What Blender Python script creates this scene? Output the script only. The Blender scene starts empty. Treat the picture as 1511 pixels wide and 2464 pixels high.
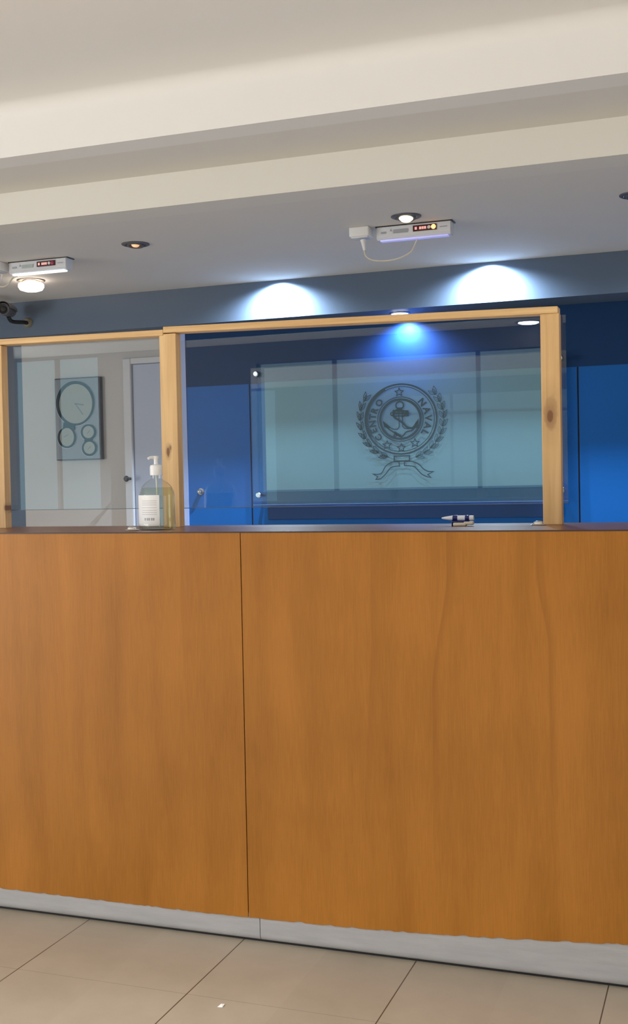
import bpy, bmesh, math, random
from mathutils import Vector, Matrix
random.seed(4)
SC = bpy.context.scene
COL = SC.collection
PI = math.pi

# ------------------------------------------------------------------ materials
def mat(name):
    m = bpy.data.materials.new(name); m.use_nodes = True
    nt = m.node_tree
    return m, nt, nt.nodes['Principled BSDF']

def N(nt, typ, **kw):
    n = nt.nodes.new(typ)
    for k, v in kw.items():
        setattr(n, k, v)
    return n

def plain(name, col, rough=0.5, metal=0.0, spec=0.5, emit=None, estr=0.0, var=0.0, vscale=8.0, coat=0.0):
    m, nt, b = mat(name)
    b.inputs['Base Color'].default_value = (*col, 1)
    b.inputs['Roughness'].default_value = rough
    b.inputs['Metallic'].default_value = metal
    b.inputs['Specular IOR Level'].default_value = spec
    b.inputs['Coat Weight'].default_value = coat
    if emit:
        b.inputs['Emission Color'].default_value = (*emit, 1)
        b.inputs['Emission Strength'].default_value = estr
    if var:
        tc = N(nt, 'ShaderNodeTexCoord'); no = N(nt, 'ShaderNodeTexNoise')
        no.inputs['Scale'].default_value = vscale; no.inputs['Detail'].default_value = 4
        mr = N(nt, 'ShaderNodeMapRange')
        mr.inputs['To Min'].default_value = 1 - var; mr.inputs['To Max'].default_value = 1 + var
        mx = N(nt, 'ShaderNodeVectorMath', operation='SCALE')
        mx.inputs[0].default_value = col
        nt.links.new(tc.outputs['Object'], no.inputs['Vector'])
        nt.links.new(no.outputs['Fac'], mr.inputs['Value'])
        nt.links.new(mr.outputs['Result'], mx.inputs['Scale'])
        nt.links.new(mx.outputs['Vector'], b.inputs['Base Color'])
    return m

def clear(name, tint=(0.97, 0.98, 0.98), boost=1.0, rough=0.0, ior=1.49):
    """thin clear sheet: straight-through transmission plus fresnel reflection"""
    m = bpy.data.materials.new(name); m.use_nodes = True
    nt = m.node_tree; nt.nodes.clear()
    out = N(nt, 'ShaderNodeOutputMaterial'); tr = N(nt, 'ShaderNodeBsdfTransparent'); gl = N(nt, 'ShaderNodeBsdfGlossy')
    tr.inputs['Color'].default_value = (*tint, 1); gl.inputs['Roughness'].default_value = rough
    f0 = ((ior - 1) / (ior + 1)) ** 2                     # schlick, the same from either side of the sheet
    lw = N(nt, 'ShaderNodeLayerWeight'); lw.inputs['Blend'].default_value = .5
    pw = N(nt, 'ShaderNodeMath', operation='POWER'); pw.inputs[1].default_value = 5
    mu = N(nt, 'ShaderNodeMath', operation='MULTIPLY_ADD'); mu.inputs[1].default_value = (1 - f0) * boost; mu.inputs[2].default_value = f0 * boost
    mx = N(nt, 'ShaderNodeMixShader')
    nt.links.new(lw.outputs['Facing'], pw.inputs[0]); nt.links.new(pw.outputs[0], mu.inputs[0]); nt.links.new(mu.outputs[0], mx.inputs[0])
    nt.links.new(tr.outputs[0], mx.inputs[1]); nt.links.new(gl.outputs[0], mx.inputs[2])
    nt.links.new(mx.outputs[0], out.inputs[0])
    return m

def film_mat(name, col, opacity):
    """etched translucent film: part straight-through, part diffuse, with a glassy coat"""
    m, nt, b = mat(name)
    b.inputs['Base Color'].default_value = (*col, 1)
    b.inputs['Roughness'].default_value = 0.35
    b.inputs['Alpha'].default_value = opacity
    tc = N(nt, 'ShaderNodeTexCoord'); no = N(nt, 'ShaderNodeTexNoise'); no.inputs['Scale'].default_value = 2.5
    mr = N(nt, 'ShaderNodeMapRange'); mr.inputs['To Min'].default_value = opacity - .05; mr.inputs['To Max'].default_value = opacity + .05
    nt.links.new(tc.outputs['Object'], no.inputs['Vector']); nt.links.new(no.outputs['Fac'], mr.inputs['Value'])
    nt.links.new(mr.outputs['Result'], b.inputs['Alpha'])
    return m

def emis(name, col, s):
    return plain(name, (0.8, 0.8, 0.8), 0.4, emit=col, estr=s)

def veneer(name):
    m, nt, b = mat(name)
    L = nt.links.new
    tc = N(nt, 'ShaderNodeTexCoord')
    m1 = N(nt, 'ShaderNodeMapping'); m1.inputs['Scale'].default_value = (9, 9, 0.9)
    n1 = N(nt, 'ShaderNodeTexNoise'); n1.inputs['Scale'].default_value = 1.3; n1.inputs['Detail'].default_value = 5; n1.inputs['Distortion'].default_value = 0.5
    m2 = N(nt, 'ShaderNodeMapping'); m2.inputs['Scale'].default_value = (150, 150, 7)
    n2 = N(nt, 'ShaderNodeTexNoise'); n2.inputs['Scale'].default_value = 2.2; n2.inputs['Detail'].default_value = 4
    n3 = N(nt, 'ShaderNodeTexNoise'); n3.inputs['Scale'].default_value = 2.4; n3.inputs['Detail'].default_value = 3
    m4 = N(nt, 'ShaderNodeMapping'); m4.inputs['Scale'].default_value = (1, 1, 0.16)
    w = N(nt, 'ShaderNodeTexWave', wave_type='BANDS', bands_direction='X', wave_profile='TRI')
    w.inputs['Scale'].default_value = 1.7; w.inputs['Distortion'].default_value = 5; w.inputs['Detail'].default_value = 3; w.inputs['Detail Scale'].default_value = 1.4
    for mm, nn in ((m1, n1), (m2, n2), (m4, w)):
        L(tc.outputs['Object'], mm.inputs['Vector']); L(mm.outputs['Vector'], nn.inputs['Vector'])
    L(tc.outputs['Object'], n3.inputs['Vector'])
    def mul(a, k):
        x = N(nt, 'ShaderNodeMath', operation='MULTIPLY'); L(a, x.inputs[0]); x.inputs[1].default_value = k; return x.outputs[0]
    def add(a, c):
        x = N(nt, 'ShaderNodeMath', operation='ADD'); L(a, x.inputs[0]); L(c, x.inputs[1]); return x.outputs[0]
    f = add(add(mul(n1.outputs['Fac'], .34), mul(n2.outputs['Fac'], .26)), add(mul(n3.outputs['Fac'], .36), mul(w.outputs['Fac'], .05)))
    r = N(nt, 'ShaderNodeValToRGB')
    e = r.color_ramp.elements
    e[0].position = .32; e[0].color = (.285, .105, .009, 1)
    e[1].position = .72; e[1].color = (.47, .188, .026, 1)
    L(f, r.inputs['Fac'])
    colr = r.outputs['Color']; sp = N(nt, 'ShaderNodeSeparateXYZ'); L(tc.outputs['Object'], sp.inputs[0])
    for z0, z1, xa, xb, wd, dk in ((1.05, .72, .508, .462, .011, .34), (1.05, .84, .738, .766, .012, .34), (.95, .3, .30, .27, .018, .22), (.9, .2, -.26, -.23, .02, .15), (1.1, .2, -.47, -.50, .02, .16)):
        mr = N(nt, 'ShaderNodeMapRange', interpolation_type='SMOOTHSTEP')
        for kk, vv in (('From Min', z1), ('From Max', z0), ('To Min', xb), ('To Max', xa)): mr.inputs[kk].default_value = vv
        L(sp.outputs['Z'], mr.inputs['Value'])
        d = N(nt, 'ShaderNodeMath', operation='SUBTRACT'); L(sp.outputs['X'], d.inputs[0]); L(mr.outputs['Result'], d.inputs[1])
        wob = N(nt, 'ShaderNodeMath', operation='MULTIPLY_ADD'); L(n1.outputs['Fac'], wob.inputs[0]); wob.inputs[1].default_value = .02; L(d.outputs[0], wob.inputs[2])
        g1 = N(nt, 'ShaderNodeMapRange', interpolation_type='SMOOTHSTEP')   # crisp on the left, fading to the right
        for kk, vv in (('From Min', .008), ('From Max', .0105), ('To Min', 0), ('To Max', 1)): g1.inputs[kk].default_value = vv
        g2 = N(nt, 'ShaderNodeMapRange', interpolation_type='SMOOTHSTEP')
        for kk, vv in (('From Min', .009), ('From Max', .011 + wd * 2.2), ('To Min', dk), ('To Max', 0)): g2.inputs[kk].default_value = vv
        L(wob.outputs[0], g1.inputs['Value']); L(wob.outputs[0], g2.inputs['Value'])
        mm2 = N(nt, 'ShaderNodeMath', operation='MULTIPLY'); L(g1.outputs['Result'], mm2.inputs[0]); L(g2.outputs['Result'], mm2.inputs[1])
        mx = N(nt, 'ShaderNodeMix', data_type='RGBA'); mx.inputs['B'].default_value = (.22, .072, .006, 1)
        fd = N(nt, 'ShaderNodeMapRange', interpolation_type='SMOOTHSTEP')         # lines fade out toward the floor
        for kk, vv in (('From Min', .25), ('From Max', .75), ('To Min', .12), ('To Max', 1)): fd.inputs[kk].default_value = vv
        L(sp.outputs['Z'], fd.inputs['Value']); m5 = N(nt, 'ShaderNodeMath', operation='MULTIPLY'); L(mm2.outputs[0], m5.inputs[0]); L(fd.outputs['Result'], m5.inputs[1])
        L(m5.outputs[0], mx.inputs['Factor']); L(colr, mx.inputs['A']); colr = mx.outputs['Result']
    L(colr, b.inputs['Base Color'])
    b.inputs['Roughness'].default_value = .42
    b.inputs['Specular IOR Level'].default_value = .35
    return m

def pine(name, axis='Z', knots=(), seed=0.0):
    m, nt, b = mat(name); L = nt.links.new
    tc = N(nt, 'ShaderNodeTexCoord')
    mp = N(nt, 'ShaderNodeMapping'); mp.inputs['Location'].default_value = (seed, seed * .7, seed * .3)
    mp.inputs['Scale'].default_value = {'Z': (34, 34, 1.6), 'X': (1.6, 34, 34)}[axis]
    no = N(nt, 'ShaderNodeTexNoise'); no.inputs['Scale'].default_value = 1.3; no.inputs['Detail'].default_value = 3; no.inputs['Distortion'].default_value = .6
    L(tc.outputs['Object'], mp.inputs['Vector']); L(mp.outputs['Vector'], no.inputs['Vector'])
    r = N(nt, 'ShaderNodeValToRGB'); e = r.color_ramp.elements
    e[0].position = .3; e[0].color = (.60, .36, .15, 1); e[1].position = .72; e[1].color = (.80, .55, .27, 1)
    L(no.outputs['Fac'], r.inputs['Fac'])
    colr = r.outputs['Color']
    for (p, sx, sz, strength) in knots:
        s = N(nt, 'ShaderNodeVectorMath', operation='SUBTRACT'); s.inputs[1].default_value = p
        n2 = N(nt, 'ShaderNodeTexNoise'); n2.inputs['Scale'].default_value = 60
        L(tc.outputs['Object'], n2.inputs['Vector'])
        ml = N(nt, 'ShaderNodeVectorMath', operation='MULTIPLY'); ml.inputs[1].default_value = (1 / sx, 0, 1 / sz)
        ln = N(nt, 'ShaderNodeVectorMath', operation='LENGTH')
        L(tc.outputs['Object'], s.inputs[0]); L(s.outputs[0], ml.inputs[0]); L(ml.outputs[0], ln.inputs[0])
        ad = N(nt, 'ShaderNodeMath', operation='MULTIPLY_ADD'); L(n2.outputs['Fac'], ad.inputs[0]); ad.inputs[1].default_value = .5; L(ln.outputs['Value'], ad.inputs[2])
        rr = N(nt, 'ShaderNodeValToRGB'); ee = rr.color_ramp.elements
        ee[0].position = .0; ee[0].color = (strength, strength, strength, 1); ee[1].position = 1; ee[1].color = (0, 0, 0, 1)
        k = rr.color_ramp.elements.new(.42); k.color = (strength * .95,) * 3 + (1,)
        k = rr.color_ramp.elements.new(.52); k.color = (strength * .38,) * 3 + (1,)
        dv = N(nt, 'ShaderNodeMath', operation='DIVIDE'); L(ad.outputs[0], dv.inputs[0]); dv.inputs[1].default_value = 2.4
        L(dv.outputs[0], rr.inputs['Fac'])
        mx = N(nt, 'ShaderNodeMix', data_type='RGBA'); mx.inputs['B'].default_value = (.20, .085, .03, 1)
        L(rr.outputs['Color'], mx.inputs['Factor']); L(colr, mx.inputs['A']); colr = mx.outputs['Result']
    L(colr, b.inputs['Base Color'])
    b.inputs['Roughness'].default_value = .55
    return m

def tile_floor(name, x0, y0, t=.4985, g=.0016):
    m, nt, b = mat(name); L = nt.links.new
    tc = N(nt, 'ShaderNodeTexCoord'); sp = N(nt, 'ShaderNodeSeparateXYZ'); L(tc.outputs['Object'], sp.inputs[0])
    def math1(op, a, v=None, c=None):
        x = N(nt, 'ShaderNodeMath', operation=op)
        if isinstance(a, (int, float)): x.inputs[0].default_value = a
        else: L(a, x.inputs[0])
        if v is not None:
            if isinstance(v, (int, float)): x.inputs[1].default_value = v
            else: L(v, x.inputs[1])
        return x.outputs[0]
    def line(sock, o, width):
        a = math1('ADD', sock, 50 * t - o + t / 2)
        fr = math1('MODULO', a, t)
        d = math1('ABSOLUTE', math1('SUBTRACT', fr, t / 2))
        return math1('LESS_THAN', d, width), math1('FLOOR', math1('DIVIDE', a, t))
    lx, ix = line(sp.outputs['X'], x0, g)
    ly, iy = line(sp.outputs['Y'], y0, g * .75)
    cmb = N(nt, 'ShaderNodeCombineXYZ'); L(ix, cmb.inputs[0]); L(iy, cmb.inputs[1])
    wn = N(nt, 'ShaderNodeTexWhiteNoise', noise_dimensions='2D'); L(cmb.outputs[0], wn.inputs['Vector'])
    no = N(nt, 'ShaderNodeTexNoise'); no.inputs['Scale'].default_value = 5; no.inputs['Detail'].default_value = 6; no.inputs['Roughness'].default_value = .6
    L(tc.outputs['Object'], no.inputs['Vector'])
    f = math1('ADD', math1('MULTIPLY', no.outputs['Fac'], .8), math1('MULTIPLY', wn.outputs['Value'], .2))
    r = N(nt, 'ShaderNodeValToRGB'); e = r.color_ramp.elements
    e[0].position = .25; e[0].color = (.36, .31, .243, 1); e[1].position = .75; e[1].color = (.45, .392, .316, 1)
    L(f, r.inputs['Fac'])
    mx = N(nt, 'ShaderNodeMix', data_type='RGBA'); mx.inputs['B'].default_value = (.10, .065, .04, 1)
    fac = math1('MAXIMUM', lx, math1('MULTIPLY', ly, .35))
    L(fac, mx.inputs['Factor']); L(r.outputs['Color'], mx.inputs['A']); L(mx.outputs['Result'], b.inputs['Base Color'])
    b.inputs['Roughness'].default_value = .38; b.inputs['Specular IOR Level'].default_value = .4
    return m

def scuffed(name, col, rough=.45, metal=.0):
    m, nt, b = mat(name); L = nt.links.new
    tc = N(nt, 'ShaderNodeTexCoord'); mp = N(nt, 'ShaderNodeMapping'); mp.inputs['Scale'].default_value = (5, 5, 40)
    no = N(nt, 'ShaderNodeTexNoise'); no.inputs['Scale'].default_value = 1.6; no.inputs['Detail'].default_value = 6; no.inputs['Roughness'].default_value = .65
    L(tc.outputs['Object'], mp.inputs['Vector']); L(mp.outputs['Vector'], no.inputs['Vector'])
    r = N(nt, 'ShaderNodeValToRGB'); e = r.color_ramp.elements
    e[0].position = .3; e[0].color = (col[0] * .9, col[1] * .9, col[2] * .91, 1); e[1].position = .7; e[1].color = (col[0] * 1.06, col[1] * 1.06, col[2] * 1.06, 1)
    L(no.outputs['Fac'], r.inputs['Fac']); L(r.outputs['Color'], b.inputs['Base Color'])
    b.inputs['Roughness'].default_value = rough; b.inputs['Metallic'].default_value = metal
    return m

def worktop_mat(name):
    m, nt, b = mat(name); L = nt.links.new
    tc = N(nt, 'ShaderNodeTexCoord'); mp = N(nt, 'ShaderNodeMapping'); mp.inputs['Scale'].default_value = (1.5, 40, 40)
    no = N(nt, 'ShaderNodeTexNoise'); no.inputs['Scale'].default_value = 1.5; no.inputs['Detail'].default_value = 4
    L(tc.outputs['Object'], mp.inputs['Vector']); L(mp.outputs['Vector'], no.inputs['Vector'])
    r = N(nt, 'ShaderNodeValToRGB'); e = r.color_ramp.elements
    e[0].position = .3; e[0].color = (.16, .055, .02, 1); e[1].position = .7; e[1].color = (.25, .09, .035, 1)
    L(no.outputs['Fac'], r.inputs['Fac']); L(r.outputs['Color'], b.inputs['Base Color'])
    b.inputs['Roughness'].default_value = .28; b.inputs['Specular IOR Level'].default_value = .3
    return m

M = {}
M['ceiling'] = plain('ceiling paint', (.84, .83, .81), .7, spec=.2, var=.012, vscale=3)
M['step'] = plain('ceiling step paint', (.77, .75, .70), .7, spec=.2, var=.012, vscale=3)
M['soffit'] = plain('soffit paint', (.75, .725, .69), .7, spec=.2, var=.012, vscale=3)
M['slate'] = plain('slate blue paint', (.108, .152, .222), .55, spec=.3, var=.03, vscale=6)
M['navy'] = plain('dark navy upper wall', (.004, .040, .135), .6, spec=.25, var=.05, vscale=5)
M['blue'] = plain('bright blue laminate', (.004, .125, .46), .5, spec=.25, var=.03, vscale=4)
M['grey_wall'] = plain('pale grey paint', (.56, .54, .53), .7, spec=.2, var=.02)
M['wall'] = plain('warm white paint', (.76, .74, .70), .7, spec=.2, var=.02)
M['wall_dim'] = plain('taupe paint', (.13, .135, .145), .7, spec=.2, var=.02)
M['lav'] = plain('lavender edge trim', (.38, .50, .85), .5)
M['white'] = plain('white gloss paint', (.75, .76, .78), .4)
M['door'] = plain('pale blue grey door paint', (.42, .46, .58), .5)
M['black'] = plain('black plastic', (.012, .012, .014), .4)
M['dark'] = plain('dark shadow gap', (.02, .02, .022), .8)
M['floor'] = tile_floor('beige stone tile', -1.797, 2.562)
M['veneer'] = veneer('orange beech veneer')
M['plinth'] = scuffed('scuffed grey metal', (.42, .42, .43), .45, .05)
M['top'] = worktop_mat('dark polished wood')
M['edge'] = plain('dark brown edging', (.045, .022, .014), .4)
M['acrylic'] = clear('clear acrylic', (.955, .97, .975), 1.3)
M['glass'] = clear('clear sign glass', (.93, .97, .97), .7)
M['film'] = film_mat('teal etched film', (.185, .315, .365), .80)
M['refl_top'] = film_mat('grey lavender ceiling reflection', (.20, .22, .33), .50)
M['ink'] = plain('black vinyl', (.006, .010, .022), .6, spec=.1)
M['ghost'] = plain('thin grey vinyl', (.015, .032, .055), .6, spec=.1)
M['chrome'] = plain('chrome', (.82, .83, .85), .16, metal=1)
M['dull'] = plain('dull grey metal', (.17, .165, .175), .4, metal=.6)
M['satin'] = plain('satin nickel', (.50, .49, .48), .35, metal=1)
M['bulb_warm'] = emis('warm lamp glow', (1, .80, .42), 3.2)
M['bulb_amber'] = emis('amber lamp glow', (1, .42, .08), .75)
M['bulb_off'] = plain('unlit lamp glass', (.16, .16, .17), .2)
M['bulb_big'] = emis('warm white lamp glow', (1, .86, .70), 7)
M['bulb_blue'] = emis('cool white lamp glow', (.86, .90, 1), 9)
M['bulb_day'] = emis('cool ceiling lamp glow', (.93, .95, 1), 26)
M['housing'] = plain('white plastic housing', (.72, .74, .78), .4)
M['housing_b'] = plain('white outlet plastic', (.80, .80, .80), .4)
M['cable'] = plain('cream cable', (.66, .62, .50), .5)
M['print'] = plain('grey print', (.36, .38, .42), .6)
M['print_g'] = plain('greenish grey print', (.42, .50, .48), .6)
M['panel_red'] = plain('dark red display', (.06, .008, .010), .3)
M['seg_red'] = emis('red display segment', (1, .07, .03), .55)
M['led_or'] = emis('orange indicator', (1, .28, .03), 2.6)
M['led_w'] = plain('white button', (.75, .72, .72), .4)
M['led_off'] = plain('magenta red button', (.35, .02, .07), .4)
M['strip_w'] = emis('cool white led strip', (.80, .96, 1), 1.6)
M['strip_v'] = emis('violet led strip', (.22, .24, 1), .45)
M['clock_case'] = plain('clock dark edge', (.03, .035, .05), .4)
M['clock_plate'] = plain('clock silver blue plate', (.20, .225, .265), .5)
M['clock_rim'] = plain('clock slate rim', (.012, .024, .036), .6, spec=.2)
M['clock_face'] = plain('clock ivory face', (.27, .28, .245), .5)
M['clock_mark'] = plain('clock pale marks', (.26, .28, .28), .5)
M['hand'] = plain('clock dark hand', (.08, .10, .13), .4)
M['lip'] = plain('clock pale lip', (.40, .45, .50), .4)
M['bottle'] = clear('clear bottle plastic', (.95, .96, .94), 1.1)
M['label'] = plain('white paper label', (.86, .87, .88), .5)
M['pump'] = plain('white pump plastic', (.84, .86, .88), .35)
M['pen_w'] = plain('white pen plastic', (.72, .77, .88), .35)
M['pen_b'] = plain('navy pen plastic', (.012, .02, .14), .3)
M['cream'] = plain('cream plastic', (.62, .58, .48), .5)
M['scrap'] = plain('white paper scrap', (.85, .84, .80), .7)
M['cctv'] = plain('camera dark grey shell', (.10, .10, .115), .4)
M['cctv_base'] = plain('dull beige mount', (.24, .21, .155), .6)
M['alu'] = plain('window frame aluminium', (.07, .08, .09), .5)
M['gel'] = clear('clear gel', (.86, .90, .83), .7, 0, 1.3)

# ------------------------------------------------------------------ mesh helpers
def BM(): return bmesh.new()

def box(bm, lo, hi, bev=0.0, seg=2):
    r = bmesh.ops.create_cube(bm, size=1)
    vs = r['verts']
    for v in vs:
        v.co = Vector([lo[i] + (v.co[i] + .5) * (hi[i] - lo[i]) for i in range(3)])
    if bev:
        es = list({e for v in vs for e in v.link_edges})
        bmesh.ops.bevel(bm, geom=es, offset=bev, segments=seg, affect='EDGES', profile=.5)
    return bm

def prism(bm, pts, y0, y1):
    """polygon in X-Z extruded along Y"""
    a = [bm.verts.new((x, y0, z)) for x, z in pts]; b = [bm.verts.new((x, y1, z)) for x, z in pts]
    n = len(pts)
    bm.faces.new(a); bm.faces.new(b[::-1])
    for i in range(n): bm.faces.new((a[i], b[i], b[(i + 1) % n], a[(i + 1) % n]))
    bmesh.ops.recalc_face_normals(bm, faces=bm.faces)
    return bm

def prism_x(bm, pts, x0, x1, closed=True):
    """Y-Z outline extruded along X"""
    a = [bm.verts.new((x0, y, z)) for y, z in pts]; b = [bm.verts.new((x1, y, z)) for y, z in pts]
    n = len(pts)
    if closed:
        bm.faces.new(a); bm.faces.new(b[::-1])
    for i in range(n if closed else n - 1): bm.faces.new((a[i], b[i], b[(i + 1) % n], a[(i + 1) % n]))
    if closed: bmesh.ops.recalc_face_normals(bm, faces=bm.faces)
    return bm

def lathe(bm, prof, c=(0, 0, 0), seg=40, sy=1.0, mtx=None):
    """profile (r,z) round Z; sy squashes Y"""
    rings = []
    for r, z in prof:
        if r < 1e-6:
            rings.append([bm.verts.new((0, 0, z))])
        else:
            rings.append([bm.verts.new((r * math.cos(2 * PI * k / seg), r * sy * math.sin(2 * PI * k / seg), z)) for k in range(seg)])
    fs = []
    for a, b in zip(rings, rings[1:]):
        for k in range(seg):
            k2 = (k + 1) % seg
            if len(a) == 1 and len(b) == 1: continue
            if len(a) == 1: fs.append(bm.faces.new((a[0], b[k], b[k2])))
            elif len(b) == 1: fs.append(bm.faces.new((a[k], b[0], a[k2])))
            else: fs.append(bm.faces.new((a[k], b[k], b[k2], a[k2])))
    vs = [v for r in rings for v in r]
    if mtx is not None: bmesh.ops.transform(bm, matrix=mtx, verts=vs)
    bmesh.ops.translate(bm, vec=Vector(c), verts=vs)
    bmesh.ops.recalc_face_normals(bm, faces=fs)
    return bm

TOY = Matrix.Rotation(PI / 2, 4, 'X')      # lathe axis +Z -> -Y

def smooth_path(pts, n=8):
    out = []
    P = [Vector(p) for p in pts]
    for i in range(len(P) - 1):
        p0 = P[max(i - 1, 0)]; p1 = P[i]; p2 = P[i + 1]; p3 = P[min(i + 2, len(P) - 1)]
        for k in range(n):
            t = k / n
            out.append(.5 * ((2 * p1) + (p2 - p0) * t + (2 * p0 - 5 * p1 + 4 * p2 - p3) * t * t + (3 * p1 - p0 - 3 * p2 + p3) * t ** 3))
    out.append(P[-1]); return out

def tube(bm, pts, r, seg=10, smooth=True):
    P = smooth_path(pts) if smooth else [Vector(p) for p in pts]
    rr = r if isinstance(r, (list, tuple)) else None
    rings = []
    up = Vector((0.13, 0.31, 0.94)).normalized()
    for i, p in enumerate(P):
        t = (P[min(i + 1, len(P) - 1)] - P[max(i - 1, 0)]).normalized()
        a = t.cross(up)
        if a.length < 1e-4: a = t.cross(Vector((1, 0, 0)))
        a.normalize(); b = t.cross(a)
        rad = rr[0] + (rr[1] - rr[0]) * i / (len(P) - 1) if rr else r
        rings.append([bm.verts.new(p + a * rad * math.cos(2 * PI * k / seg) + b * rad * math.sin(2 * PI * k / seg)) for k in range(seg)])
    for q, w in zip(rings, rings[1:]):
        for k in range(seg): bm.faces.new((q[k], q[(k + 1) % seg], w[(k + 1) % seg], w[k]))
    bm.faces.new(rings[0][::-1]); bm.faces.new(rings[-1])
    bmesh.ops.recalc_face_normals(bm, faces=bm.faces)
    return bm

def stroke(bm, pts, w, y, closed=False, taper=False):
    """flat inked line in the X-Z plane at depth y"""
    P = [Vector((p[0], p[1])) for p in pts]; n = len(P); A = []; B = []
    for i in range(n):
        if closed: a, c = P[i - 1], P[(i + 1) % n]
        else: a, c = P[max(i - 1, 0)], P[min(i + 1, n - 1)]
        d1 = (P[i] - a); d2 = (c - P[i])
        if d1.length < 1e-9: d1 = d2
        if d2.length < 1e-9: d2 = d1
        t = d1.normalized() + d2.normalized()
        if t.length < 1e-6: t = d1
        t.normalize(); nrm = Vector((-t.y, t.x))
        k = 1 / max(.45, nrm.dot(Vector((-d1.normalized().y, d1.normalized().x))))
        h = w / 2 * k
        A.append(bm.verts.new((P[i].x + nrm.x * h, y, P[i].y + nrm.y * h)))
        B.append(bm.verts.new((P[i].x - nrm.x * h, y, P[i].y - nrm.y * h)))
    for i in range(n if closed else n - 1):
        j = (i + 1) % n
        bm.faces.new((A[i], A[j], B[j], B[i]))
    return bm

def patch(bm, pts, y):
    f = bm.faces.new([bm.verts.new((p[0], y, p[1])) for p in pts])
    return bm

def disc(bm, cx, cz, r, y, seg=48):
    return patch(bm, [(cx + r * math.cos(2 * PI * k / seg), cz + r * math.sin(2 * PI * k / seg)) for k in range(seg)], y)

def circle(cx, cz, r, seg=72):
    return [(cx + r * math.cos(2 * PI * k / seg), cz + r * math.sin(2 * PI * k / seg)) for k in range(seg)]

# ------------------------------------------------------------------ object helpers
def wloc(o):
    v = Vector((0, 0, 0))
    while o is not None:
        v = v + o.location; o = o.parent
    return v

def obj(name, bm, m, parent=None, smooth=False, label=None):
    """bm is in world coordinates; linked as ONE mesh object under parent"""
    if parent is not None:
        bmesh.ops.translate(bm, vec=-wloc(parent), verts=bm.verts)
    me = bpy.data.meshes.new(name); bm.to_mesh(me); bm.free()
    if smooth:
        for p in me.polygons: p.use_smooth = True
        try: me.set_sharp_from_angle(angle=math.radians(38))
        except Exception: pass
    me.materials.append(M[m] if isinstance(m, str) else m)
    o = bpy.data.objects.new(name, me); COL.objects.link(o); o.parent = parent
    if label: o['label'] = label
    return o

def thing(name, label, cat, loc, group=None):
    o = bpy.data.objects.new(name, None); COL.objects.link(o); o.location = loc
    o.empty_display_size = .05
    o['label'] = label; o['category'] = cat
    if group: o['group'] = group
    return o

def tag(o, label, cat, group=None):
    o['label'] = label; o['category'] = cat
    if group: o['group'] = group
    return o

def struct(name, bm, m, parent=None, smooth=False):
    o = obj(name, bm, m, parent, smooth)
    if parent is None: o['kind'] = 'structure'
    return o

# ------------------------------------------------------------------ room shell
XL, XR, YF, YW = -7.0, 3.2, -3.5, 5.73
struct('floor', box(BM(), (XL - .1, YF - .1, -.1), (XR + .1, YW + .1, 0)), 'floor')

# stepped ceiling: high part over the lobby, its drop, then lower steps toward the counter
fil = [(3.449 - .05 + .05 * math.sin(a), 2.622 - .05 + .05 * math.cos(a)) for a in [PI / 2 * k / 10 for k in range(11)]]
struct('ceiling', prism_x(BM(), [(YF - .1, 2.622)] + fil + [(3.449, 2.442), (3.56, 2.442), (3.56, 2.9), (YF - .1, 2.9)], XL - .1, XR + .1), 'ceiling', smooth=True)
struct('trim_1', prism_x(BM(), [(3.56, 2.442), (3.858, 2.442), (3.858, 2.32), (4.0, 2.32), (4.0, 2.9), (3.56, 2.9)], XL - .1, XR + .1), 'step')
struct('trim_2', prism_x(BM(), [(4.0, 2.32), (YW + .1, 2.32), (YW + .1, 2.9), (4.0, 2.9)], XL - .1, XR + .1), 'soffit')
struct('trim_3', prism_x(BM(), [(5.48, 2.32), (5.48, 2.128), (YW, 2.128), (YW, 2.32)], XL, XR), 'slate')

# back wall: pale grey bay at left, bright blue cladding with two joints, navy band above
struct('wall_back', box(BM(), (-3.88, YW, 0), (-2.86, YW + .1, 2.32)), 'grey_wall')
struct('wall_back_left', box(BM(), (XL - .1, YW, 0), (-3.88, YW + .1, 2.32)), 'slate')
struct('wall_back_upper', box(BM(), (-2.82, YW, 1.822), (XR + .1, YW + .1, 2.32)), 'navy')  # upper wall in a darker navy than the cladding below
bm = BM()
for x0, x1 in ((-2.82, -2.4445), (-2.4365, -.7015), (-.6935, XR + .1)):
    box(bm, (x0, YW, 0), (x1, YW + .08, 1.822))
box(bm, (-2.82, YW + .02, 0), (XR + .1, YW + .1, 1.822))
struct('wall_back_lower', bm, 'blue')
bm = BM()
for x0, x1 in ((-2.4445, -2.4365), (-.7015, -.6935)): box(bm, (x0, YW + .004, 0), (x1, YW + .03, 1.822))
struct('trim_4', bm, 'dark')
struct('sign_shadow_band', box(BM(), (-2.345, YW - .012, 1.088), (-.775, YW, 1.160), .002), plain('deep navy sign shadow', (.004, .045, .16), .6))  # navy strip in place of the shadow below the sign
struct('trim_5', box(BM(), (-2.86, YW - .004, 0), (-2.82, YW + .1, 2.128)), 'lav')

struct('wall_left', box(BM(), (XL - .1, YF - .1, 0), (XL, YW + .1, 2.7)), 'wall')
struct('wall_right', box(BM(), (XR, YF - .1, 0), (XR + .1, YW + .1, 2.7)), 'wall')
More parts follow.
